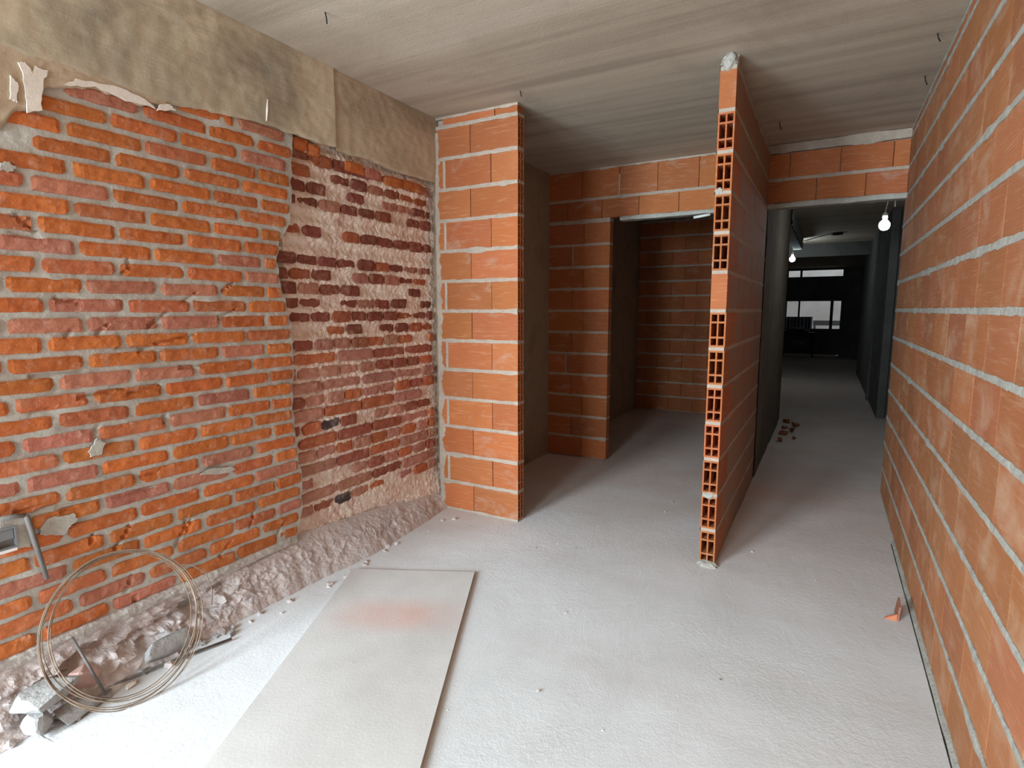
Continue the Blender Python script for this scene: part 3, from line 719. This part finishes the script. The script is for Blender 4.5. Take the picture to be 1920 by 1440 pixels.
# wire coil leaning on the left wall
b0, t0 = Vector((-2.07, .955, .004)), Vector((-2.30, 1.05, .495))
ax_v = (t0-b0); R0 = ax_v.length/2; ax_v.normalize(); ax_u = Vector((.20, 1, -.02)); ax_u = (ax_u-ax_u.dot(ax_v)*ax_v).normalized()
nrm = ax_u.cross(ax_v); cen = (b0+t0)/2
wc = thing('wire_coil', 'coil of rusty tie wire leaning against the orange brick wall', 'wire coil', b0)
def loop_pts(R, off, ph, n=72, du=0, dv=0, ell=1.0, tw=0.0):
    return [cen-b0+ax_u*(R*ell*.93*math.cos(a)+du+.008)+ax_v*(R*math.sin(a)+dv)+nrm*(off+tw*math.sin(a+ph)) for a in [2*math.pi*i/n for i in range(n)]]
for i, (dr, off, du, dv, ell, tw) in enumerate(((0, 0, 0, 0, .97, .010), (-.004, .006, .004, .002, .99, .012), (-.010, -.006, -.006, .006, .98, .016), (-.016, .010, .006, .012, .96, .008), (-.024, -.010, .004, .016, .95, .02), (-.006, .014, -.010, .004, .97, .02), (-.020, .003, -.004, .015, .99, .014))):
    m = MB(); m.tube(loop_pts(R0+dr, off, i*1.3, 72, du, dv-.004, ell, tw), .0018, 6, True); obj('wire_loop', m.mesh('wire_loop', 'wire', True), wc)
e0 = cen-b0+ax_u*(R0*.93*math.cos(.75))+ax_v*(R0*.93*math.sin(.75))
m = MB(); m.tube([e0, e0+Vector((.03, .05, -.01)), e0+Vector((.055, .095, -.06)), e0+Vector((.08, .10, -.13)), e0+Vector((.085, .09, -.19))], .0022, 6); obj('wire_tail', m.mesh('wire_tail', 'wire', True), wc)
m = MB(); m.tube([(0, 0, 0), (.055, .225, .002), (.13, .475, .0)], .0055, 8); o = obj('iron_rod', m.mesh('iron_rod', 'rebar', True), None, (-2.262, .905, .012)); tag(o, 'straight grey iron rod lying on the floor across the wire coil', 'rod')
m = MB(); m.tube([(0, 0, 0), (-.03, -.03, .12), (-.055, -.06, .235)], .005, 8); o = obj('iron_stub', m.mesh('iron_stub', 'rebar', True), None, (-2.20, .93, .02)); tag(o, 'short iron stub standing out of the rubble inside the coil', 'rod')

# conduit and junction box on the left wall
cp = thing('conduit_bar', 'flat grey iron bar hanging on the orange brick wall above the coil', 'bar', (XL+.02, .80, .455))
m = MB(); m.tube([(0, .0, .26), (.004, .002, .253), (.006, .014, .165), (.0, .038, .02)], [.008, .009, .009, .007], 8); obj('bar', m.mesh('bar', 'rebar', True), cp)
m = MB(); m.tube([(-.004, -.075, .27), (0, -.03, .268), (0, .0, .26)], .008, 8); obj('bent_arm', m.mesh('bent_arm', 'rebar', True), cp)
jb = thing('junction_box', 'small grey junction box set in mortar on the orange brick wall', 'junction box', (XL+.004, .735, .655))
m = MB()
for (a, b, c, dd) in ((-.035, .035, -.035, -.030), (-.035, .035, .030, .035), (-.035, -.030, -.030, .030), (.030, .035, -.030, .030)): m.box(0, .022, a, b, c, dd)
m.box(0, .004, -.03, .03, -.03, .03); bbd = obj('box_body', m.mesh('box_body', 'grey_plastic'), jb)
m = MB(); m.box(.004, .016, -.028, .028, -.005, .028); obj('box_cover', m.mesh('box_cover', 'grey_plastic'), bbd)
m = MB(); m.box(.0, .026, -.03, .03, -.045, -.036); obj('white_lip', m.mesh('white_lip', 'white_plastic'), jb)

# rubble
def chunk(name, loc, size, mat, label, cat, group=None, seed=0, n=16, rot=0, color=None):
    rr = random.Random(seed); bm = bmesh.new()
    for _ in range(n):
        vv = Vector((rr.uniform(-1, 1), rr.uniform(-1, 1), rr.uniform(-1, 1)))
        mx = max(abs(q) for q in vv); vv = vv/mx*rr.uniform(.8, 1) if mx else vv
        bm.verts.new((vv.x*size[0]/2, vv.y*size[1]/2, vv.z*size[2]/2))
    r = bmesh.ops.convex_hull(bm, input=bm.verts); bmesh.ops.delete(bm, geom=[g for g in r['geom_interior'] if isinstance(g, bmesh.types.BMVert)], context='VERTS')
    bmesh.ops.bevel(bm, geom=bm.edges[:], offset=min(size)*.04, segments=1, affect='EDGES')
    zmin = min(v.co.z for v in bm.verts)
    for v in bm.verts: v.co.z -= zmin
    me = bpy.data.meshes.new(name); bm.to_mesh(me); bm.free(); me.materials.append(MAT[mat])
    o = obj(name, me, None, loc, color); o.rotation_euler = (0, 0, rot); return tag(o, label, cat, group)
chunk('concrete_slab_piece', (-2.245, .775, .085), (.13, .17, .045), 'chunk', 'flat broken concrete slab piece lying on top of the rubble', 'rubble', None, 4, 26, .4)
chunk('concrete_block', (-2.20, .735, .0), (.085, .075, .075), 'chunk', 'small squarish concrete block under the flat slab piece', 'rubble', None, 9, 30, .3)
chunk('concrete_block', (-2.20, .84, .0), (.10, .13, .055), 'chunk', 'low long concrete lump beside the wire coil foot', 'rubble', None, 12, 22, .5)
chunk('brick_piece', (-2.275, .90, .03), (.07, .09, .09), 'clay', 'broken pinkish brick piece lodged behind the wire coil', 'brick', None, 21, 20, .3, srgb(202, 168, 158))
chunk('concrete_lump', (-2.262, 1.19, .0), (.09, .20, .10), 'chunk', 'large grey concrete lump at the foot of the orange wall', 'rubble', None, 33, 26, .1)
chunk('plaster_crumb', (-2.195, 1.01, .0), (.03, .04, .014), 'paint', 'small bright white plaster crumb inside the wire coil', 'rubble', None, 35, 14, .1)
rr = random.Random(5)
for i in range(26):
    y = rr.uniform(.66, 1.45); s = rr.uniform(.016, .042)
    chunk('rubble_stone', (-2.195+rr.uniform(-.05, .025), y, -.002), (s, s*1.3, s*.7), 'chunk' if i % 3 else 'rubble', 'small loose concrete crumb along the foot of the orange wall', 'rubble', 'loose crumbs along the left wall', 100+i, 12, rr.uniform(0, 3))
for i in range(16):
    y = rr.uniform(1.5, 3.0); s = rr.uniform(.012, .03)
    chunk('rubble_stone', (-2.17+rr.uniform(-.05, .06), y, -.002), (s, s*1.2, s*.6), 'rubble', 'small dusty crumb at the foot of the old masonry', 'rubble', 'crumbs below the old masonry', 200+i, 12, rr.uniform(0, 3))
peb = [(1310, 862), (1330, 855), (1045, 1020), (1078, 1030), (1246, 960), (1290, 972), (1285, 998), (1260, 942), (1320, 1010), (1005, 1028), (1410, 1035), (1620, 870), (1060, 1150), (1008, 1298), (660, 1250), (840, 1340), (1130, 1370), (1350, 1275), (1530, 1090), (1615, 1180)]
for i, (x, y) in enumerate(peb):
    dd = fw*F_PX+r2*(x-960)-u2*(y-720); s = -CAM_H/dd.z; p = Vector((0, 0, CAM_H))+dd*s; q = rr.uniform(.006, .013)
    on_board = i in (14, 15)
    chunk('pebble', (p.x, p.y, .0165 if on_board else -.001), (q, q*1.3, q*.7), 'chunk' if i % 2 else 'rubble', 'tiny stray pebble on the bare board' if on_board else 'tiny stray pebble on the open cement floor', 'pebble', 'pebbles on the board' if on_board else 'pebbles on the floor', 300+i, 10, rr.uniform(0, 3))
for i in range(7):
    s = rr.uniform(.06, .11)
    chunk('brick_fragment', (-.36+.11*(i % 2)+rr.uniform(-.01, .01), 6.55+.19*i, -.002), (s, s, s*.6), 'clay', 'brown broken brick fragment at the left foot of the corridor', 'brick', 'brick fragments in the corridor', 400+i, 12, rr.uniform(0, 3), srgb(150, 92, 64))
# shard of hollow brick by the right wall: a thin ribbed shell with one broken web
bs = thing('brick_shard', 'broken shard of hollow terracotta brick leaning at the foot of the right wall', 'brick', (.345, 2.98, 0))
m = MB(); m.v = [(.012, -.05, 0), (.012, .05, 0), (.02, .04, .075), (.02, -.03, .06), (.021, -.05, 0), (.021, .05, 0), (.028, .04, .075), (.028, -.03, .06)]
m.f = [(0, 1, 2, 3), (4, 5, 6, 7), (0, 1, 5, 4), (1, 2, 6, 5), (2, 3, 7, 6), (3, 0, 4, 7)]
obj('shell', m.mesh('shell', 'hollow'), bs, color=srgb(150, 98, 78))
m = MB(); m.v = [(-.035, -.045, 0), (.013, -.05, 0), (.014, -.046, .03), (-.02, -.04, .01), (-.035, -.037, 0), (.013, -.042, 0), (.014, -.038, .03), (-.02, -.032, .01)]
m.f = [(0, 1, 2, 3), (4, 5, 6, 7), (0, 1, 5, 4), (1, 2, 6, 5), (2, 3, 7, 6), (3, 0, 4, 7)]
obj('web', m.mesh('web', 'hollow'), bs, color=srgb(196, 120, 84))
# plastic pipe stub in the dark doorway
m = MB(); m.tube([(-.03, 0, -.006), (.10, .0, .008)], .011, 10); o = obj('pipe_stub', m.mesh('pipe_stub', 'white_plastic', True), None, (-.98, YB-.014, 11*P-.024)); tag(o, 'short white plastic pipe stub under the dark doorway lintel', 'pipe')
# tie wire ends left in the ceiling
for (x, y, h_) in ((-1.93, 1.86, .05), (-1.62, 3.02, .035), (-.36, 4.35, .05), (.36, 3.35, .04), (.38, 3.9, .05)):
    m = MB(); m.tube([(0, 0, 0), (.004, .003, -h_*.5), (.012, -.004, -h_)], .003, 5); o = obj('tie_wire_end', m.mesh('tie_wire_end', 'black'), None, (x, y, H)); tag(o, 'short dark tie wire end sticking out of the concrete ceiling', 'wire', 'wire ends in the ceiling')
